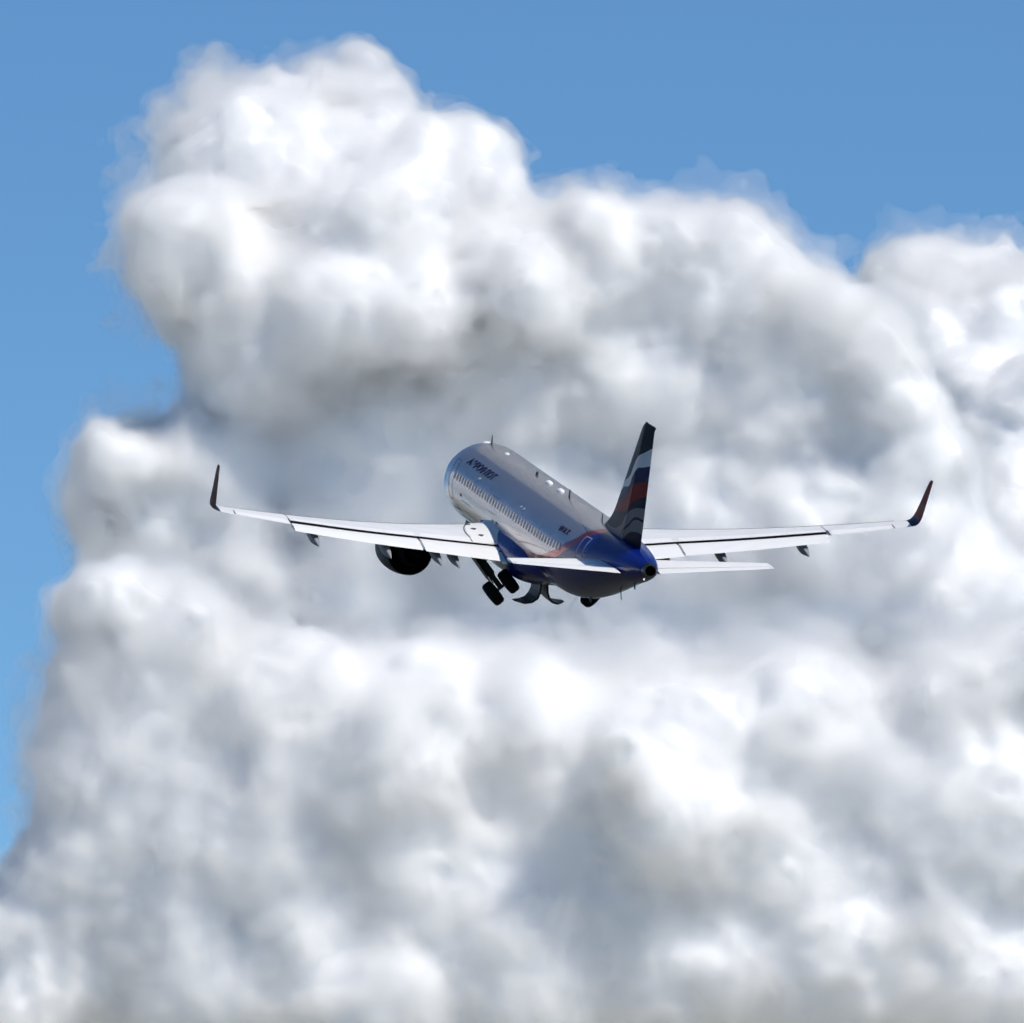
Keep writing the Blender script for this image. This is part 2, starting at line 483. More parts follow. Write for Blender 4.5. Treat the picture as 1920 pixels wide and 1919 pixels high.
def banded(m, base, bands, x0, x1, z0, z1):
    """paint bands: below each curve z = e(x) the next colour takes over (object coordinates)"""
    t = m.node_tree; b = t.nodes["Principled BSDF"]; N = t.nodes.new; L = t.links.new
    tc = N("ShaderNodeTexCoord"); sp = N("ShaderNodeSeparateXYZ"); L(tc.outputs["Object"], sp.inputs[0])
    nx = N("ShaderNodeMapRange"); nx.inputs[1].default_value = x0; nx.inputs[2].default_value = x1; L(sp.outputs[0], nx.inputs[0])
    nz = N("ShaderNodeMapRange"); nz.inputs[1].default_value = z0; nz.inputs[2].default_value = z1; L(sp.outputs[2], nz.inputs[0])
    cur = N("ShaderNodeRGB"); cur.outputs[0].default_value = (*base, 1); src = cur.outputs[0]
    for pts, col in bands:
        fc = N("ShaderNodeFloatCurve"); c = fc.mapping.curves[0]
        q = sorted(((x - x0) / (x1 - x0), (z - z0) / (z1 - z0)) for x, z in pts)
        c.points[0].location = q[0]; c.points[1].location = q[-1]
        for p in q[1:-1]:
            c.points.new(*p)
        fc.mapping.extend = 'HORIZONTAL'
        fc.mapping.update()
        L(nx.outputs[0], fc.inputs["Value"])
        lt = N("ShaderNodeMath"); lt.operation = 'LESS_THAN'; L(nz.outputs[0], lt.inputs[0]); L(fc.outputs[0], lt.inputs[1])
        mx = N("ShaderNodeMix"); mx.data_type = 'RGBA'; L(lt.outputs[0], mx.inputs[0]); L(src, mx.inputs[6])
        mx.inputs[7].default_value = (*col, 1); src = mx.outputs[2]
    L(src, b.inputs["Base Color"])
    return lt.outputs[0]


SILVER = (.55, .51, .52); BLUE = (.002, .012, .17); RED = (.40, .025, .025)
M_FUS = paint("silver_and_blue_paint", SILVER, .27, .6, 1.0, .015, .3)
EDGE = [(5, -2.6), (9.5, -2.4), (12.5, -1.45), (16.75, -.93), (19.2, -.7), (21.4, -.5), (23.6, -.28), (25.7, .24), (26.8, .58),
        (27.7, 1.0), (28.6, 1.37), (28.95, 1.66), (29.3, 1.89), (29.6, 2.02), (30.5, 2.6)]
below = banded(M_FUS, SILVER, [(EDGE, RED), ([(x + .35, z - .30) for x, z in EDGE], BLUE)], 5, 31, -3, 3)
_t = M_FUS.node_tree; _m = _t.nodes.new("ShaderNodeMapRange"); _m.inputs[3].default_value = .8; _m.inputs[4].default_value = 0.0
_t.links.new(below, _m.inputs[0]); _t.links.new(_m.outputs[0], _t.nodes["Principled BSDF"].inputs["Metallic"])
_m = _t.nodes.new("ShaderNodeMapRange"); _m.inputs[3].default_value = .45; _m.inputs[4].default_value = .25
_t.links.new(below, _m.inputs[0]); _t.links.new(_m.outputs[0], _t.nodes["Principled BSDF"].inputs["Coat Weight"])
grime(M_FUS, .10, (.35, 3, 3))
M_BLUE = paint("glossy_blue_paint", BLUE, .25, .05, .3, .03, .3)
NAVY = (.003, .005, .020)
M_FIN = paint("tail_flag_paint", NAVY, .4, 0, .02, .06, .06)
e1 = [(30.0, 3.5), (30.6, 3.85), (31.0, 4.15), (31.8, 4.62), (32.9, 5.1), (33.5, 5.75), (34.0, 6.15), (34.8, 6.45), (35.9, 6.85)]
e2 = [(30.0, 3.3), (30.6, 3.62), (31.3, 4.08), (31.9, 4.38), (32.9, 4.62), (33.3, 5.1), (34.0, 5.6), (34.7, 5.75), (35.6, 5.97)]
e3 = [(30.0, 3.2), (30.5, 3.42), (31.6, 3.75), (32.7, 4.25), (33.0, 4.5), (33.8, 4.85), (35.2, 5.13)]
e4 = [(29.8, 2.75), (30.3, 2.96), (31.5, 3.15), (32.7, 3.4), (33.6, 3.95), (35.2, 4.45)]
g1 = [(29.5, 2.3), (32.0, 2.6), (32.5, 3.05), (33.4, 3.55), (34.9, 3.85)]
g2 = [(29.5, .9), (31.8, 1.9), (32.3, 2.45), (33.0, 2.8), (33.8, 3.25), (34.7, 3.3)]
g3 = [(29.5, .8), (31.8, 1.83), (32.3, 2.33), (33.0, 2.68), (33.8, 3.13), (34.7, 3.18)]
g4 = [(29.5, .7), (32.0, 1.7), (33.0, 2.35), (33.6, 2.55), (34.7, 2.6)]
WHT = (.62, .63, .64); GRY = (.13, .135, .15)
banded(M_FIN, NAVY, [(e1, WHT), (e2, (.004, .008, .06)), (e3, (.16, .003, .006)), (e4, NAVY), (g1, GRY), (g2, NAVY), (g3, GRY), (g4, NAVY)], 29, 37, 0, 9)
M_RUD = M_FIN.copy(); M_RUD.name = "rudder_flag_paint"
_b = M_RUD.node_tree.nodes["Principled BSDF"]; _b.inputs["Coat Weight"].default_value = 0; _b.inputs["Specular IOR Level"].default_value = .015
M_WING = paint("grey_wing_paint", (.80, .81, .83), .42, 0, .25, .15); grime(M_WING, .10, (2, .25, 2))
M_WHITE = paint("white_wing_paint", (.90, .90, .90), .4, 0, .2, .2); grime(M_WHITE, .05, (2, .4, 2))
M_BARE = paint("bare_metal", (.16, .16, .17), .35, 1.0)
M_COVE = paint("flap_gap_shade", (.004, .004, .005), .7, spec=.2)  # black painted on for the shade inside the flap gap
M_SHARK = paint("red_sharklet_paint", (.17, .010, .008), .5, 0, .0, .1, .15)
M_NAVYP = paint("navy_paint", (.012, .016, .05), .5, 0, .1, .1, .25)
M_NAC = paint("nacelle_paint", (.014, .018, .035), .5, .1, 0, .1, .2)
M_DARK = paint("sooty_metal", (.002, .002, .002), .9, 0, spec=.1)
M_RUB = paint("tyre_rubber", (.006, .006, .006), .8, spec=.2)
M_STEEL = paint("gear_steel", (.025, .026, .028), .5, .2)
M_OLIVE = paint("gear_door_paint", (.10, .10, .075), .5)
M_GLASS = paint("window_glass", (.08, .10, .135), .2, 0, 0, .01, .5)
M_FRAME = paint("window_surround", (.30, .31, .33), .3, .4, .6)
M_LETTER = paint("dark_blue_lettering", (.004, .007, .07), .4)
M_LINE = paint("white_outline", (.42, .44, .5), .4)
M_SEAM = paint("panel_seam", (.05, .05, .055), .6)
M_DOME = paint("white_radome", (.85, .85, .86), .4)
M_FTF = paint("flap_track_paint", (.30, .30, .31), .5, spec=.2)

# ---------------------------------------------------------------- pose of the airliner
ya, pi_, ro = R(13.63740427), R(9.55716785), R(-1.22075264)
_Y = np.array([[math.cos(ya), -math.sin(ya), 0], [math.sin(ya), math.cos(ya), 0], [0, 0, 1]])
_P = np.array([[math.cos(pi_), 0, math.sin(pi_)], [0, 1, 0], [-math.sin(pi_), 0, math.cos(pi_)]])
_R = np.array([[1, 0, 0], [0, math.cos(ro), -math.sin(ro)], [0, math.sin(ro), math.cos(ro)]])
RM = np.array([[0, 1, 0], [0, 0, -1], [-1, 0, 0]]) @ _Y @ _P @ _R
TV = np.array([1.89129473, .86206613, 580.1261345])
WM = np.stack([RGT, -UPV, FWD], 1)
M3 = WM @ RM
LOC = CAM + WM @ (TV - RM @ np.array([18.0, 0, 0]))
plane = bpy.data.objects.new("airliner", None); COL.objects.link(plane)
plane.matrix_world = Matrix([[*M3[0], LOC[0]], [*M3[1], LOC[1]], [*M3[2], LOC[2]], [0, 0, 0, 1]])
plane["label"] = "silver twin-engine airliner with blue tail climbing away, landing gear half retracted"
plane["category"] = "airliner"

# ---------------------------------------------------------------- fuselage
ST = np.array([  # x, half width, top, bottom
 (0, .02, -.50, -.54), (.12, .33, -.22, -.84), (.4, .62, .02, -1.10), (.9, .98, .42, -1.38), (1.5, 1.28, .80, -1.62), (2.2, 1.55, 1.26, -1.80),
 (3, 1.76, 1.64, -1.93), (4, 1.90, 1.92, -2.02), (5, 1.96, 2.04, -2.06), (6, 1.975, 2.07, -2.07), (15, 1.975, 2.07, -2.07),
 (23.5, 1.975, 2.07, -2.07), (25, 1.968, 2.07, -2.02), (26.5, 1.94, 2.07, -1.84), (28, 1.86, 2.065, -1.52), (30, 1.68, 2.05, -.98), (32, 1.40, 2.01, -.42),
 (34, 1.06, 1.93, .12), (35.3, .80, 1.84, .44), (36.2, .58, 1.74, .70), (36.75, .42, 1.64, .88)])


def fus(x):
    return itp(x, ST[:, 0], ST[:, 1]), itp(x, ST[:, 0], ST[:, 2]), itp(x, ST[:, 0], ST[:, 3])


def skin(x, phi, off=0.0):
    """point on the fuselage at station x, phi degrees from the top towards port"""
    hw, zt, zb = (float(v[0]) for v in fus(x))
    rz = (zt - zb) / 2; zc = (zt + zb) / 2; a = R(phi)
    n = Vector((0, -math.sin(a) / hw, math.cos(a) / rz)).normalized()
    return Vector((x, -hw * math.sin(a), zc + rz * math.cos(a))) + n * off


xs = np.concatenate([.02 + 6 * (np.linspace(0, 1, 40) ** 2), np.linspace(6.3, 23.5, 50), np.linspace(23.8, 36.75, 70)])
hw, zt, zb = fus(xs)
NS = 112
rings = []
for x, h, a, b in zip(xs, hw, zt, zb):
    rings.append([(x, -h * math.sin(2 * math.pi * k / NS), (a + b) / 2 + (a - b) / 2 * math.cos(2 * math.pi * k / NS)) for k in range(NS)])
V, F = loft(rings)
body = put("fuselage", V, F, M_FUS, plane, autos=50)

# exhaust of the auxiliary power unit at the tail tip
V1 = lathe((36.75, 0, 1.26), (1, 0, .1), [(0, .37), (.02, .39), (.22, .33), (.30, .30), (.30, .245), (.1, .23)], 36)
put("exhaust_pipe", *V1, M_BARE, body, autos=40)
V1 = lathe((36.88, 0, 1.27), (1, 0, .1), [(0, .235), (.01, .235)], 28)
put("exhaust_opening", *V1, M_DARK, body)
V1 = lathe((36.55, -.16, .81), (1, 0, .15), [(0, .03), (.04, .04), (.07, .03), (.09, .01)], 12)
ml, t_, b_ = mat("tail_lamp")
b_.inputs["Emission Color"].default_value = (1, 1, 1, 1); b_.inputs["Emission Strength"].default_value = 1
put("tail_light", *V1, ml, body)

# passenger windows, port side
for i in range(41):
    x = 5.75 + i * .533
    if 28 < x: break
    ov = []; fr = []
    for k in range(16):
        a = 2 * math.pi * k / 16
        ca, sa = math.cos(a), math.sin(a)
        e = lambda v: math.copysign(abs(v) ** .7, v)
        ov.append((x + .125 * e(ca), 74.0 - .175 * e(sa) / 2.02 * 57.3)); fr.append((x + .165 * e(ca), 74.0 - .22 * e(sa) / 2.02 * 57.3))
    v = [skin(*p, .014) for p in ov] + [skin(*p, .003) for p in ov]
    f = [tuple(range(16))] + [(k, (k + 1) % 16, 16 + (k + 1) % 16, 16 + k) for k in range(16)] + [tuple(range(31, 15, -1))]
    put("window", v, f, M_GLASS, body, smooth=False)
# cockpit side windows
for pts in ([(1.75, 57), (2.45, 50), (2.5, 66), (1.8, 74)], [(2.55, 50), (3.1, 50), (3.25, 64), (2.6, 67)], [(1.25, 20), (1.95, 22), (1.68, 56), (1.2, 60)]):
    g = []
    for (xa, pa), (xb, pb) in zip(pts, pts[1:] + pts[:1]):
        g += [(xa + (xb - xa) * q / 5, pa + (pb - pa) * q / 5) for q in range(5)]
    v = [skin(x, p, .016) for x, p in g] + [skin(x, p, .002) for x, p in g]; n = len(g)
    put("cockpit_window", v, [tuple(range(n)), tuple(range(2 * n - 1, n - 1, -1))] + [(k, (k + 1) % n, n + (k + 1) % n, n + k) for k in range(n)], M_GLASS, body, smooth=False)


def skin_strip(pts, wdt, off=.010):
    """a narrow painted line laid on the fuselage skin along (x, phi) points"""
    P = [skin(x, p, off) for x, p in pts]; V = []; F = []
    for i, p in enumerate(P):
        d = (P[min(i + 1, len(P) - 1)] - P[max(i - 1, 0)]).normalized()
        n = Vector((0, p.y, p.z - (0 if p.x < 24 else float(fus(p.x)[1][0] + fus(p.x)[2][0]) / 2))).normalized(); s = d.cross(n).normalized() * wdt / 2
        V += [p - s, p + s, p + s - n * (off - .001), p - s - n * (off - .001)]
    for i in range(len(P) - 1):
        for k in range(4):
            F.append((4 * i + k, 4 * i + (k + 1) % 4, 4 * i + 4 + (k + 1) % 4, 4 * i + 4 + k))
    F += [(3, 2, 1, 0), tuple(4 * len(P) - 4 + k for k in range(4))]
    return V, F


def door(x0, x1, p0, p1, m, wdt=.05):
    g = [(x0, p0 + (p1 - p0) * q / 14) for q in range(15)] + [(x0 + (x1 - x0) * q / 6, p1) for q in range(1, 7)] \
        + [(x1, p1 + (p0 - p1) * q / 14) for q in range(1, 15)] + [(x1 + (x0 - x1) * q / 6, p0) for q in range(1, 7)]
    return put("cabin_door", *skin_strip(g, wdt), m, body, smooth=False)


door(4.75, 5.58, 52, 108, M_SEAM, .018)
door(29.55, 30.35, 44, 104, M_LINE, .04)
put("emergency_exit", *merge(skin_strip([(13.25, 66), (13.25, 88), (13.8, 88), (13.8, 66), (13.25, 66)], .03), skin_strip([(14.1, 66), (14.1, 88), (14.65, 88), (14.65, 66), (14.1, 66)], .03))[:2], M_SEAM, body, smooth=False)
put("cargo_door", *skin_strip([(7.6, 100), (7.6, 128), (9.4, 128), (9.4, 100), (7.6, 100)], .02), M_SEAM, body, smooth=False)


# lettering along the port side
def letters(name, text, x0, x1, p_base, p_top, shear, m, wt=.012):
    c = bpy.data.curves.new(name, 'FONT'); c.body = text; c.size = 1.0; c.shear = shear; c.offset = wt; c.resolution_u = 4
    t = bpy.data.objects.new(name, c); COL.objects.link(t)
    me = bpy.data.meshes.new_from_object(t.evaluated_get(bpy.context.evaluated_depsgraph_get()))
    bpy.data.objects.remove(t); bpy.data.curves.remove(c)
    b = bmesh.new(); b.from_mesh(me)
    X = [v.co.x for v in b.verts]; Y = [v.co.y for v in b.verts]
    ax, bx, cap = min(X), max(X), max(Y)
    r = bmesh.ops.extrude_face_region(b, geom=b.faces[:])
    top = [g for g in r["geom"] if isinstance(g, bmesh.types.BMVert)]
    tops = set(top)
    for v in b.verts:
        x = x0 + (v.co.x - ax) / (bx - ax) * (x1 - x0); p = p_base + v.co.y / cap * (p_top - p_base)
        v.co = skin(x, p, .024 if v in tops else .004)
    bmesh.ops.recalc_face_normals(b, faces=b.faces)
    b.to_mesh(me); b.free()
    me.materials.clear(); me.materials.append(m)
    me.name = name
    o = bpy.data.objects.new(name, me); COL.objects.link(o); o.parent = body
    return o


letters("airline_name", "АЭРОФЛОТ", 6.45, 11.95, 51.2, 39.0, .35, M_LETTER, .018)
letters("registration", "VP-BLR", 25.45, 27.25, 54.0, 45.5, 0.0, M_LETTER, .02)


def blade(x, phi, h, chord, lean=.25, th=.035, m=M_SEAM, name="antenna"):
    p = skin(x, phi); n = (skin(x, phi, 1) - p).normalized(); side = Vector((1, 0, 0)).cross(n).normalized()
    rr = []
    for s in (-.05, .25, .9, 1.0):
        c = chord * (1 - .55 * max(s, 0)) * (.6 if s == 1.0 else 1); o = p + n * (h * s) + Vector((1, 0, 0)) * (lean * h * max(s, 0))
        rr.append([o + Vector((1, 0, 0)) * (c * q) + side * (th * w) for q, w in ((-.5, 0), (-.25, .5), (.2, .45), (.5, 0), (.2, -.45), (-.25, -.5))])
    return put(name, *loft(rr), m, body, smooth=False)


blade(5.35, 2, .46, .36, .35)
blade(14.49, 0, .16, .22, .2, .12)
blade(21.15, 1, .44, .36, .3)
blade(27.75, 2, .38, .30, .3)
blade(29.0, 36, .42, .16, -.5, .03)
blade(31.8, 180, .46, .26, .5)
blade(34.3, 180, .22, .22, .4, .07, M_SEAM, "drain_mast")
blade(26.3, 180, .20, .4, .3, .08, M_SEAM, "drain_mast")


def bump(x, phi, L, W, H, m=M_DOME, name="antenna_dome"):
    p = skin(x, phi); n = (skin(x, phi, 1) - p).normalized(); s = Vector((1, 0, 0)).cross(n)
    rr = []
    for i in range(9):
        a = i / 8 * math.pi / 2
        rr.append([p + n * (H * math.sin(a) - .03) + Vector((1, 0, 0)) * (L / 2 * math.cos(a) * math.cos(b) + .001 * math.cos(b)) + s * (W / 2 * math.cos(a) + .001) * math.sin(b)
                   for b in np.linspace(0, 2 * math.pi, 21)[:-1]])
    return put(name, *loft(rr), m, body)


bump(8.3, 0, .42, .26, .10)
bump(4.35, 2, .5, .4, .10)
bump(16.95, 0, .75, .36, .17)
bump(19.3, 0, .70, .36, .17)
for x, p in ((6.07, 118), (7.3, 93), (13.95, 97), (14.8, 96), (5.2, 121)):
    put("vent", *skin_strip([(x, p), (x + .28, p + 1)], .10, .012), M_SEAM, body, smooth=False)
for x, p in ((9.7, 60), (9.95, 59), (18.3, 58), (18.9, 58)):
    put("sensor_probe", *skin_strip([(x, p), (x + .14, p - 2)], .06, .02), M_DOME, body, smooth=False)

# wing-body fairing
FS = np.array([(10.0, 1.30, -1.35, .55), (10.5, 1.75, -1.36, .86), (11.4, 2.15, -1.36, 1.10), (12.6, 2.34, -1.38, 1.20), (16, 2.40, -1.40, 1.24), (18.6, 2.34, -1.38, 1.20),
               (20, 2.15, -1.30, 1.05), (21.3, 1.80, -1.22, .86), (22.5, 1.2, -1.25, .66)])
rr = []
for x in np.linspace(10.0, 22.5, 60):
    h, zc, rz = (float(itp(x, FS[:, 0], FS[:, i])[0]) for i in (1, 2, 3))
    rr.append([(x, h * math.copysign(abs(math.cos(a)) ** .8, math.cos(a)), zc + rz * math.copysign(abs(math.sin(a)) ** .85, math.sin(a))) for a in np.linspace(0, 2 * math.pi, 65)[:-1]])
put("belly_fairing", *loft(rr), M_BLUE, plane, autos=50)


# ---------------------------------------------------------------- wings
def foil(n, tc, camber=.02, cut=1.0):
    """closed section from the upper cut edge round the nose to the lower cut edge: (chordwise, thickness)"""
    b = np.linspace(0, math.pi, n); x = cut * (1 - np.cos(b)) / 2
    t = 5 * tc * (.2969 * np.sqrt(x) - .126 * x - .3516 * x ** 2 + .2843 * x ** 3 - .1036 * x ** 4)
    p = .4; yc = np.where(x < p, camber / p ** 2 * (2 * p * x - x * x), camber / (1 - p) ** 2 * (1 - 2 * p + 2 * p * x - x * x))
    return list(zip(x[::-1], (yc + t)[::-1])) + list(zip(x[1:], (yc - t)[1:]))


def LE(y): return 10.87 + .52 * y
def TE(y): return 18.0 + .055 * (y - 2) if y < 6.4 else 18.242 + (y - 6.4) * .2817
def WZ(y): return -1.15 + .089 * (y - 2) + .88 * (max(y - 2, 0) / 15) ** 2
def INC(y): return R(4.2 - 4.2 * min(y / 12, 1))
def TC(y): return .145 - .04 * min(y / 9, 1)


def wing_pt(y, c, up=0.0, s=1):
    """point on the wing's upper surface at chord fraction c"""
    ch = TE(y) - LE(y); tc = TC(y); p = .4; cam_ = .02
    t = 5 * tc * (.2969 * math.sqrt(c) - .126 * c - .3516 * c ** 2 + .2843 * c ** 3 - .1036 * c ** 4)
    yc = cam_ / p ** 2 * (2 * p * c - c * c) if c < p else cam_ / (1 - p) ** 2 * (1 - 2 * p + 2 * p * c - c * c)
    z = (yc + t) * ch; i = INC(y); dx = (c - .4) * ch
    return Vector((LE(y) + .4 * ch + dx * math.cos(i) + z * math.sin(i), s * y, WZ(y) - dx * math.sin(i) + z * math.cos(i) + up))


def section(y, s, cut=1.0, n=22):
    ch = TE(y) - LE(y); i = INC(y); out = []
    for c, z in foil(n, TC(y), .02, cut):
        dx = (c - .4) * ch; z *= ch
        out.append(Vector((LE(y) + .4 * ch + dx * math.cos(i) + z * math.sin(i), s * y, WZ(y) - dx * math.sin(i) + z * math.cos(i))))
    return out


def surf_strip(pts, wdt, s, off=.012):
    """thin line on the wing's upper surface through (y, c) points"""
    P = [wing_pt(y, c, off, s) for y, c in pts]; V = []; F = []
    for i, p in enumerate(P):
        d = (P[min(i + 1, len(P) - 1)] - P[max(i - 1, 0)]).normalized(); q = d.cross(Vector((0, 0, 1))).normalized() * wdt / 2; dn = Vector((0, 0, off - .002))
        V += [p - q, p + q, p + q - dn, p - q - dn]
    for i in range(len(P) - 1):
        for k in range(4):
            F.append((4 * i + k, 4 * i + (k + 1) % 4, 4 * i + 4 + (k + 1) % 4, 4 * i + 4 + k))
    return V, F + [(3, 2, 1, 0), tuple(4 * len(P) - 4 + k for k in range(4))]


def hinge(y):
    return .785 - .035 * min(max((y - 2) / 11, 0), 1)


for s in (1, -1):
    # wing box: cut off at the flap cove inboard, full chord outboard
    ys = list(np.linspace(1.2, 13.15, 34))
    rings = [section(y, s, hinge(y)) for y in ys]
    V, F = loft(rings)
    n = len(rings[0]); mi = []
    for i in range(len(rings) - 1):
        for j in range(n):
            mi.append(1 if j == n - 1 else 0)
    mi += [0, 1]
    V2, F2 = loft([section(y, s, 1.0) for y in np.linspace(13.19, 16.9, 12)])
    V, F, mi = merge((V, F, mi), (V2, F2, 0))
    wing = put("wing", V, F, [M_WING, M_COVE], plane, mi, autos=40)
    # flaps, run out and drooped
    for ya_, yb_ in ((2.25, 6.33), (6.45, 13.1)):
        rr = []
        for y in np.linspace(ya_, yb_, 14):
            ch = TE(y) - LE(y); h = hinge(y); top = wing_pt(y, h, 0, s)
            cf = (1 - h) * ch + (.95 if y < 6.4 else .85 - .04 * (y - 6.4)); dr = R(7.5)
            ring = []
            for c, z in foil(16, .13, .015, 1.0):
                xx = c * cf - .10; zz = z * cf - .205
                ring.append(Vector((top.x + xx * math.cos(dr) + zz * math.sin(dr), s * y, top.z - xx * math.sin(dr) + zz * math.cos(dr) + .02)))
            rr.append(ring)
        put("flap", *loft(rr), M_WHITE, wing, autos=40)
    # spoilers and aileron as flush panels
    for ya_, yb_ in ((3.3, 6.2), (6.5, 8.1), (8.14, 9.75), (9.79, 11.4), (11.44, 12.95)):
        g = []
        for y in np.linspace(ya_, yb_, 8):
            h = hinge(y)
            g.append([wing_pt(y, h - .125 + .125 * q / 4, .016, s) for q in range(5)] + [wing_pt(y, h - .125 + .125 * q / 4, .002, s) for q in range(4, -1, -1)])
        put("spoiler", *loft(g), M_WHITE, wing, autos=30)
    g = []
    for y in np.linspace(13.35, 16.1, 8):
        g.append([wing_pt(y, .70 + .27 * q / 4, .014, s) for q in range(5)] + [wing_pt(y, .70 + .27 * q / 4, .002, s) for q in range(4, -1, -1)])
    put("aileron", *loft(g), M_WHITE, wing, autos=30)
    put("seam", *merge(surf_strip([(y, .70) for y in np.linspace(13.3, 16.1, 8)], .03, s), surf_strip([(16.13, c) for c in np.linspace(.66, .98, 6)], .06, s),
                       surf_strip([(13.22, c) for c in np.linspace(.66, .97, 6)], .06, s), surf_strip([(y, .17) for y in np.linspace(3, 16.4, 24)], .03, s))[:2], M_SEAM, wing, smooth=False)
    # white root fillet with its edge line and step marks
    rr = []
    for q in np.linspace(0, 1, 24):
        c = .10 + q * (.775 - .10); yo = 2.75 + .75 * math.sin(min(q * 1.25, 1) * math.pi * .62) + .05
        row = [wing_pt(1.7 + (yo - 1.7) * w, c, .02 + .30 * max(0, 1 - w * 1.5) ** 2, s) for w in np.linspace(0, 1, 7)]
        rr.append(row + [wing_pt(1.7 + (yo - 1.7) * w, c, .002, s) for w in np.linspace(1, 0, 7)])
    put("root_fillet", *loft(rr), M_WHITE, wing, autos=40)
    ln = []
    for q in np.linspace(0, 1, 24):
        ln.append((2.83 + .75 * math.sin(min(q * 1.25, 1) * math.pi * .62) + .05, .10 + q * .675))
    put("seam", *surf_strip(ln, .05, s, .02), M_SEAM, wing, smooth=False)
    for y, c in ((3.05, .22), (3.0, .40), (2.85, .58)):
        put("step_mark", *surf_strip([(y, c), (y + .12, c + .03)], .22, s, .045), M_SEAM, wing, smooth=False)
    # sharklet
    rr = []
    path = [(16.9, WZ(16.9), 19.66, 1.545, 5, .10), (17.05, WZ(16.9) + .05, 19.80, 1.49, 25, .10), (17.17, WZ(16.9) + .17, 19.98, 1.42, 50, .10), (17.24, WZ(16.9) + .36, 20.2, 1.33, 70, .095),
            (17.27, WZ(16.9) + .62, 20.5, 1.2, 81, .09), (17.32, WZ(16.9) + 1.3, 21.13, .93, 84, .085), (17.37, WZ(16.9) + 2.0, 21.72, .70, 85, .08), (17.40, WZ(16.9) + 2.38, 22.12, .50, 86, .07), (17.41, WZ(16.9) + 2.43, 22.28, .30, 86, .05)]
    for (y, z, xl, c, a, tc) in path:
        a = R(a); ring = []
        for u, t in foil(14, tc, .01):
            ring.append(Vector((xl + u * c, s * (y - t * c * math.sin(a)), z + t * c * math.cos(a))))
        rr.append(ring)
    V, F = loft(rr); n = len(rr[0])
    mi = [0 if i >= 3 else 1 for i in range(len(rr) - 1) for _ in range(n)] + [1, 0]
    put("sharklet", V, F, [M_SHARK, M_NAVYP], wing, mi, autos=40)
    # flap track fairings: a canoe under the wing whose tail droops with the flap
    for yt, L0, dp in ((4.75, 2.35, .44), (5.65, 2.3, .42), (8.25, 2.1, .46), (12.0, 1.75, .42)):
        h = hinge(yt); ch = TE(yt) - LE(yt); top = wing_pt(yt, h, 0, s); rr = []
        for q in np.linspace(0, 1, 20):
            xx = -1.3 + q * (1.3 + L0); w = .24 * (math.sin(math.pi * min(q * 1.15, 1) ** .8 * .5)) * (1 - .93 * max(0, (q - .45) / .55) ** 1.6) + .006
            droop = max(0, xx - .1) * math.tan(R(8.5 + 6 * max(0, (q - .6) / .4)))
            zt_ = -.33 - droop - .02; zb_ = zt_ - dp * math.sin(math.pi * min(1, .12 + .55 * q)) * (1 - .9 * max(0, (q - .6) / .4) ** 1.5) - .01
            zt_ += .15 * (1 - q)
            rr.append([Vector((top.x + xx, s * yt + w * math.copysign(abs(math.cos(a)) ** .7, math.cos(a)), top.z + (zt_ + zb_) / 2 + (zt_ - zb_) / 2 * math.copysign(abs(math.sin(a)) ** .8, math.sin(a))))
                       for a in np.linspace(0, 2 * math.pi, 25)[:-1]])
        put("flap_track_fairing", *loft(rr), M_FTF, wing, autos=50)

    # ---------------------------------------------------------- engine
    c = Vector((0, s * 5.72, -2.03)); ax = Vector((1, 0, .06))
    nac = lathe(c + Vector((10.25, 0, -.20)), ax, [(.25, .86), (.05, .93), (0, .99), (.05, 1.05), (.3, 1.10), (.8, 1.15), (1.4, 1.17), (2.0, 1.165), (2.5, 1.14), (2.95, 1.10), (2.97, 1.06), (2.4, 1.09), (1.6, 1.08), (1.5, .5)], 64)
    eng = put("engine", *nac, M_NAC, plane, autos=40)
    put("exhaust_duct", *lathe(c + Vector((11.75, 0, .0)), ax, [(0, .72), (.02, .80), (1.1, .80), (2.0, .66), (2.5, .56), (2.45, .52), (1.9, .58), (1.2, .6)], 48), M_DARK, eng, autos=40)
    put("exhaust_cone", *lathe(c + Vector((12.95, 0, .02)), ax, [(0, .42), (.3, .42), (.9, .38), (1.4, .24), (1.85, .06), (1.87, .01)], 32), M_DARK, eng, autos=40)
    py = []
    for x, hh, zt_, zb_ in ((11.0, .05, -1.12, -1.2), (11.8, .18, -1.02, -1.4), (13.2, .23, -.98, -1.5), (14.5, .20, -1.0, -1.42), (16.2, .10, -1.22, -1.38), (17.0, .02, -1.25, -1.28)):
        py.append([Vector((x, s * 5.75 + hh * math.cos(a), (zt_ + zb_) / 2 + (zt_ - zb_) / 2 * math.sin(a))) for a in np.linspace(0, 2 * math.pi, 17)[:-1]])
    put("pylon", *loft(py), M_WING, eng, autos=50)

    # ---------------------------------------------------------- main landing gear, swinging inwards
    sh_ = .36 if s > 0 else 0.0; a = Vector((17.75, s * 3.62 - sh_, -1.25)); w = Vector((17.7, s * 2.25 - sh_, -2.9)); d = (w - a).normalized(); axle = Vector((0, d.z, -d.y)).normalized()
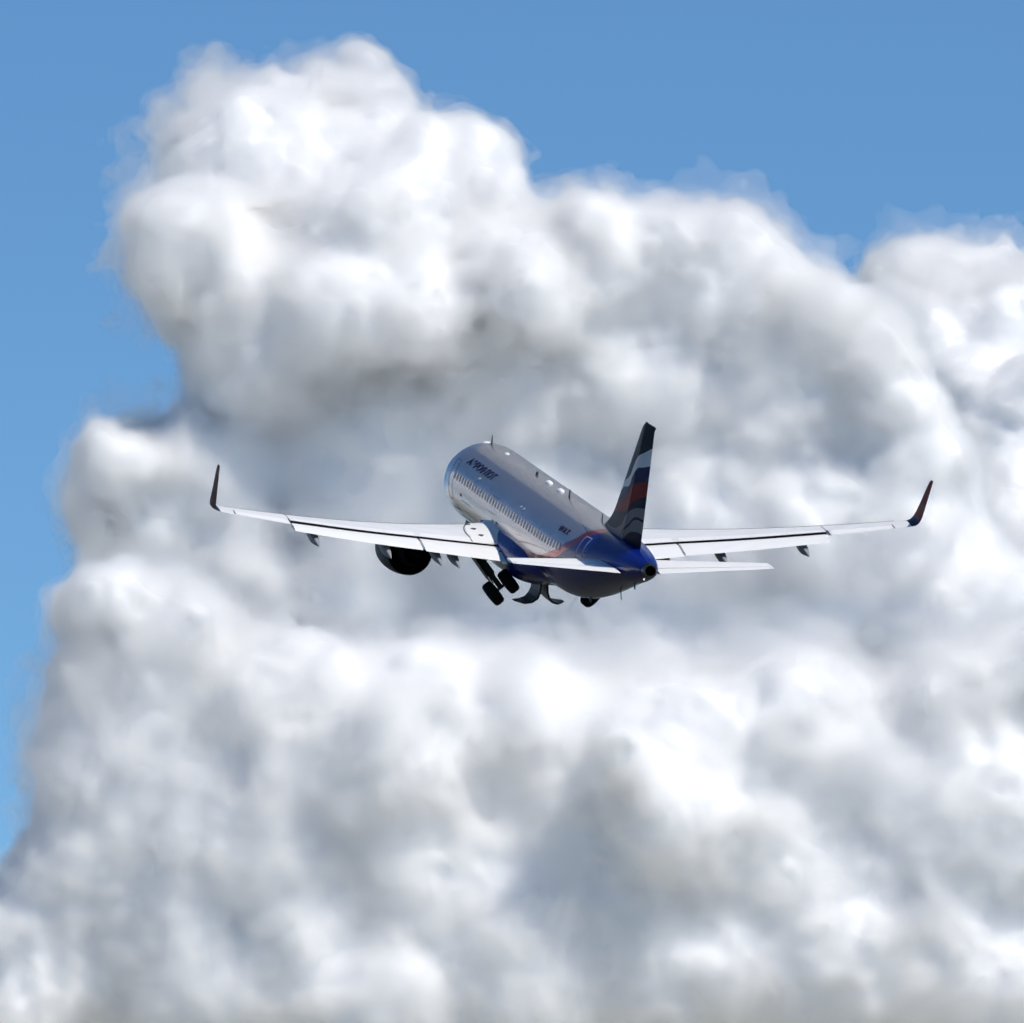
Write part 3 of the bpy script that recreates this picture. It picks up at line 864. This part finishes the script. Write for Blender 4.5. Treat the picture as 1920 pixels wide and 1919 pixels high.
    strut = merge(tube([a, a + d * 1.3], .21, 14), tube([a + d * 1.3, w], .125, 14), tube([w - axle * .36, w + axle * .36], .075, 12),
                  tube([a + d * 1.0 + Vector((-.16, 0, 0)), a + d * 1.5 + Vector((-.34, 0, 0)), w + Vector((-.12, 0, 0))], .04, 8),
                  tube([a + d * .55, a + Vector((0, -s * 1.25, .10))], .06, 8), tube([a + d * .9 + axle * .12, a + d * 1.75 + axle * .17], .03, 6),
                  tube([a + d * .2 - axle * .16, a + d * 1.2 - axle * .14, a + d * 1.9 - axle * .05], .025, 6), box(a + d * 1.25, (.36, .3, .16)), box(a + d * .75 + axle * .14, (.22, .16, .3)))
    gear = put("main_landing_gear", strut[0], strut[1], M_STEEL, plane, autos=40)
    for k in (-1, 1):
        tyre = lathe(w + axle * (.465 * k), axle, [(-.15, .26), (-.23, .34), (-.265, .44), (-.25, .53), (-.19, .595), (-.09, .615), (.09, .615), (.19, .595), (.25, .53), (.265, .44), (.23, .34), (.15, .26)], 40)
        hub = lathe(w + axle * (.465 * k), axle, [(-.14, .05), (-.12, .25), (-.02, .27), (.02, .27), (.12, .25), (.14, .05)], 24)
        v, f, mi = merge((*tyre, 0), (*hub, 1))
        put("wheel", v, f, [M_RUB, M_STEEL], gear, mi, autos=40)
    # leg door on the outer side of the leg
    o_ = -axle * .32 if (axle.y * s) < 0 else axle * .32
    o_ = Vector((0, s * abs(axle.y) * .20, -abs(axle.z) * .20))
    q0 = a + o_ + d * (-.15); q1 = a + o_ * 1.2 + d * 1.45
    put("gear_leg_door", *slab([q0 + Vector((-.5, 0, 0)), q0 + Vector((.65, 0, 0)), q1 + Vector((.45, 0, 0)), q1 + d * .15, q1 + Vector((-.45, 0, 0))], o_.normalized() * .04), M_OLIVE, gear, smooth=False)
    # main door hanging open beside the keel
    prof = [(y - (.25 if s > 0 else 0), z) for y, z in ((.27, -2.40), (.28, -2.78), (.31, -3.12), (.42, -3.40), (.64, -3.60), (.95, -3.69), (1.36, -3.66))]
    rr = []
    for i, (y, z) in enumerate(prof):
        y2, z2 = prof[min(i + 1, len(prof) - 1)]; y1, z1 = prof[max(i - 1, 0)]
        nrm = Vector((0, -(z2 - z1), y2 - y1)).normalized() * .05
        i0, i1 = (16.0, 17.75) if i < 4 else ((16.1, 17.6), (16.2, 17.4), (16.5, 16.9))[i - 4]
        P = [Vector((i0, y, z)), Vector((i1, y, z))]; th = nrm * (.4 if i == 6 else 1)
        rr.append([Vector((p.x, s * p.y, p.z)) for p in (P[0] - th, P[1] - th, P[1] + th, P[0] + th)])
    put("main_gear_door", *loft(rr), M_STEEL if s < 0 else M_NAVYP, plane, smooth=False)

    # ---------------------------------------------------------- tailplane
    rr = []; n = 20
    def stab(y, cut=1.0, c0=0.0, n=20, dz=0.0):
        q = (y - .5) / 5.72; xl = 31.15 + q * 3.25; ch = 4.05 - q * 2.55; z = .78 + .53 * q
        return [Vector((xl + u * ch, s * y, z + t * ch - (u - .4) * ch * math.tan(R(-1.0)))) for u, t in foil(n, .10, -.005, cut)]
    ysb = list(np.linspace(.5, 6.05, 16)) + [6.17, 6.22]
    rr = [stab(y, .70) for y in ysb[:-2]] + [stab(6.14, .70)]
    V, F = loft(rr)
    st = put("tailplane", V, F, M_WHITE, plane, autos=40)
    rr = []
    for y in np.linspace(.95, 6.10, 12):
        q = (y - .5) / 5.72; xl = 31.15 + q * 3.25; ch = 4.05 - q * 2.55; z = .78 + .53 * q; x0 = xl + .712 * ch
        z0 = z - .312 * ch * math.tan(R(-1.0)); c2 = .288 * ch; ring = []
        for u, t in ((1, .004), (.6, .05), (.2, .085), (0, .06), (-.03, 0), (0, -.06), (.2, -.085), (.6, -.05), (1, -.004)):
            ring.append(Vector((x0 + u * c2, s * y, z0 + t * c2 * 1.15 + u * c2 * math.tan(R(1.0)))))
        rr.append(ring)
    put("elevator", *loft(rr), M_WHITE, st, autos=40)
    # rounded tip of the tailplane
    rr = [stab(6.145, 1.0), stab(6.2, 1.0)]
    t2 = stab(6.24, 1.0); cc = sum(t2, Vector()) / len(t2)
    rr.append([cc + (p - cc) * .8 for p in t2])
    put("tailplane_tip", *loft(rr), M_WHITE, st, autos=40)

# ---------------------------------------------------------------- fin and rudder
def fin_x(z):
    le = 34.3 - .886 * (7.82 - z)
    le -= .9 * max(0, (3.3 - z) / 1.3) ** 2.2
    return le, 36.05 - .246 * (7.83 - z), 32.22 + .42 * (z - 1.7)


rf, rr = [], []
zs = list(np.linspace(1.55, 7.6, 34)) + [7.75, 7.85, 7.9]
for z in zs:
    le, te, hg = fin_x(z); ch = te - le; sh = 1.0
    if z > 7.7:
        sh = {7.75: .9, 7.85: .6, 7.9: .15}[z]; le += (7.9 - 7.9 + (z - 7.6)) * .8
    tc = .098; ring = []; cut = (hg - le) / (te - le)
    for u, t in foil(18, tc, 0, cut):
        ring.append(Vector((le + u * (te - le), t * ch * sh, z)))
    rf.append(ring)
    ring = []
    us = np.linspace(cut + .012, 1, 7)
    def th(u): return 5 * tc * (.2969 * math.sqrt(u) - .126 * u - .3516 * u * u + .2843 * u ** 3 - .1036 * u ** 4) * ch * sh
    hx = le + (cut + .012) * ch; dfl = R(2.5)
    pts = [(le + u * ch, th(u)) for u in us[::-1]] + [(hx - .05, 0)] + [(le + u * ch, -th(u)) for u in us]
    for x, t in pts:
        dx = x - hx
        ring.append(Vector((hx + dx * math.cos(dfl) - t * math.sin(dfl), t * math.cos(dfl) + dx * math.sin(dfl), z)))
    rr.append(ring)
fin = put("fin", *loft(rf), M_FIN, plane, autos=45)
put("rudder", *loft(rr[1:-1]), M_RUD, fin, autos=45)

# ---------------------------------------------------------------- nose gear, doors still open
g = merge(tube([(5.0, 0, -1.6), (4.55, 0, -2.75)], .08, 12), tube([(4.55, -.3, -2.75), (4.55, .3, -2.75)], .05, 10), tube([(4.3, 0, -1.8), (4.6, 0, -2.4)], .04, 8))
ng = put("nose_landing_gear", g[0], g[1], M_STEEL, plane, autos=40)
for k in (-1, 1):
    put("wheel", *lathe((4.55, .25 * k, -2.75), (0, 1, 0), [(-.07, .2), (-.105, .28), (-.08, .36), (0, .38), (.08, .36), (.105, .28), (.07, .2)], 32), M_RUB, ng, autos=40)
    put("nose_gear_door", *slab([(2.9, .48 * k, -1.85), (4.9, .48 * k, -1.95), (4.8, .62 * k, -2.55), (3.2, .62 * k, -2.5)], (0, .03 * k, 0)), M_STEEL, ng, smooth=False)
print("airliner", time.time() - T0)
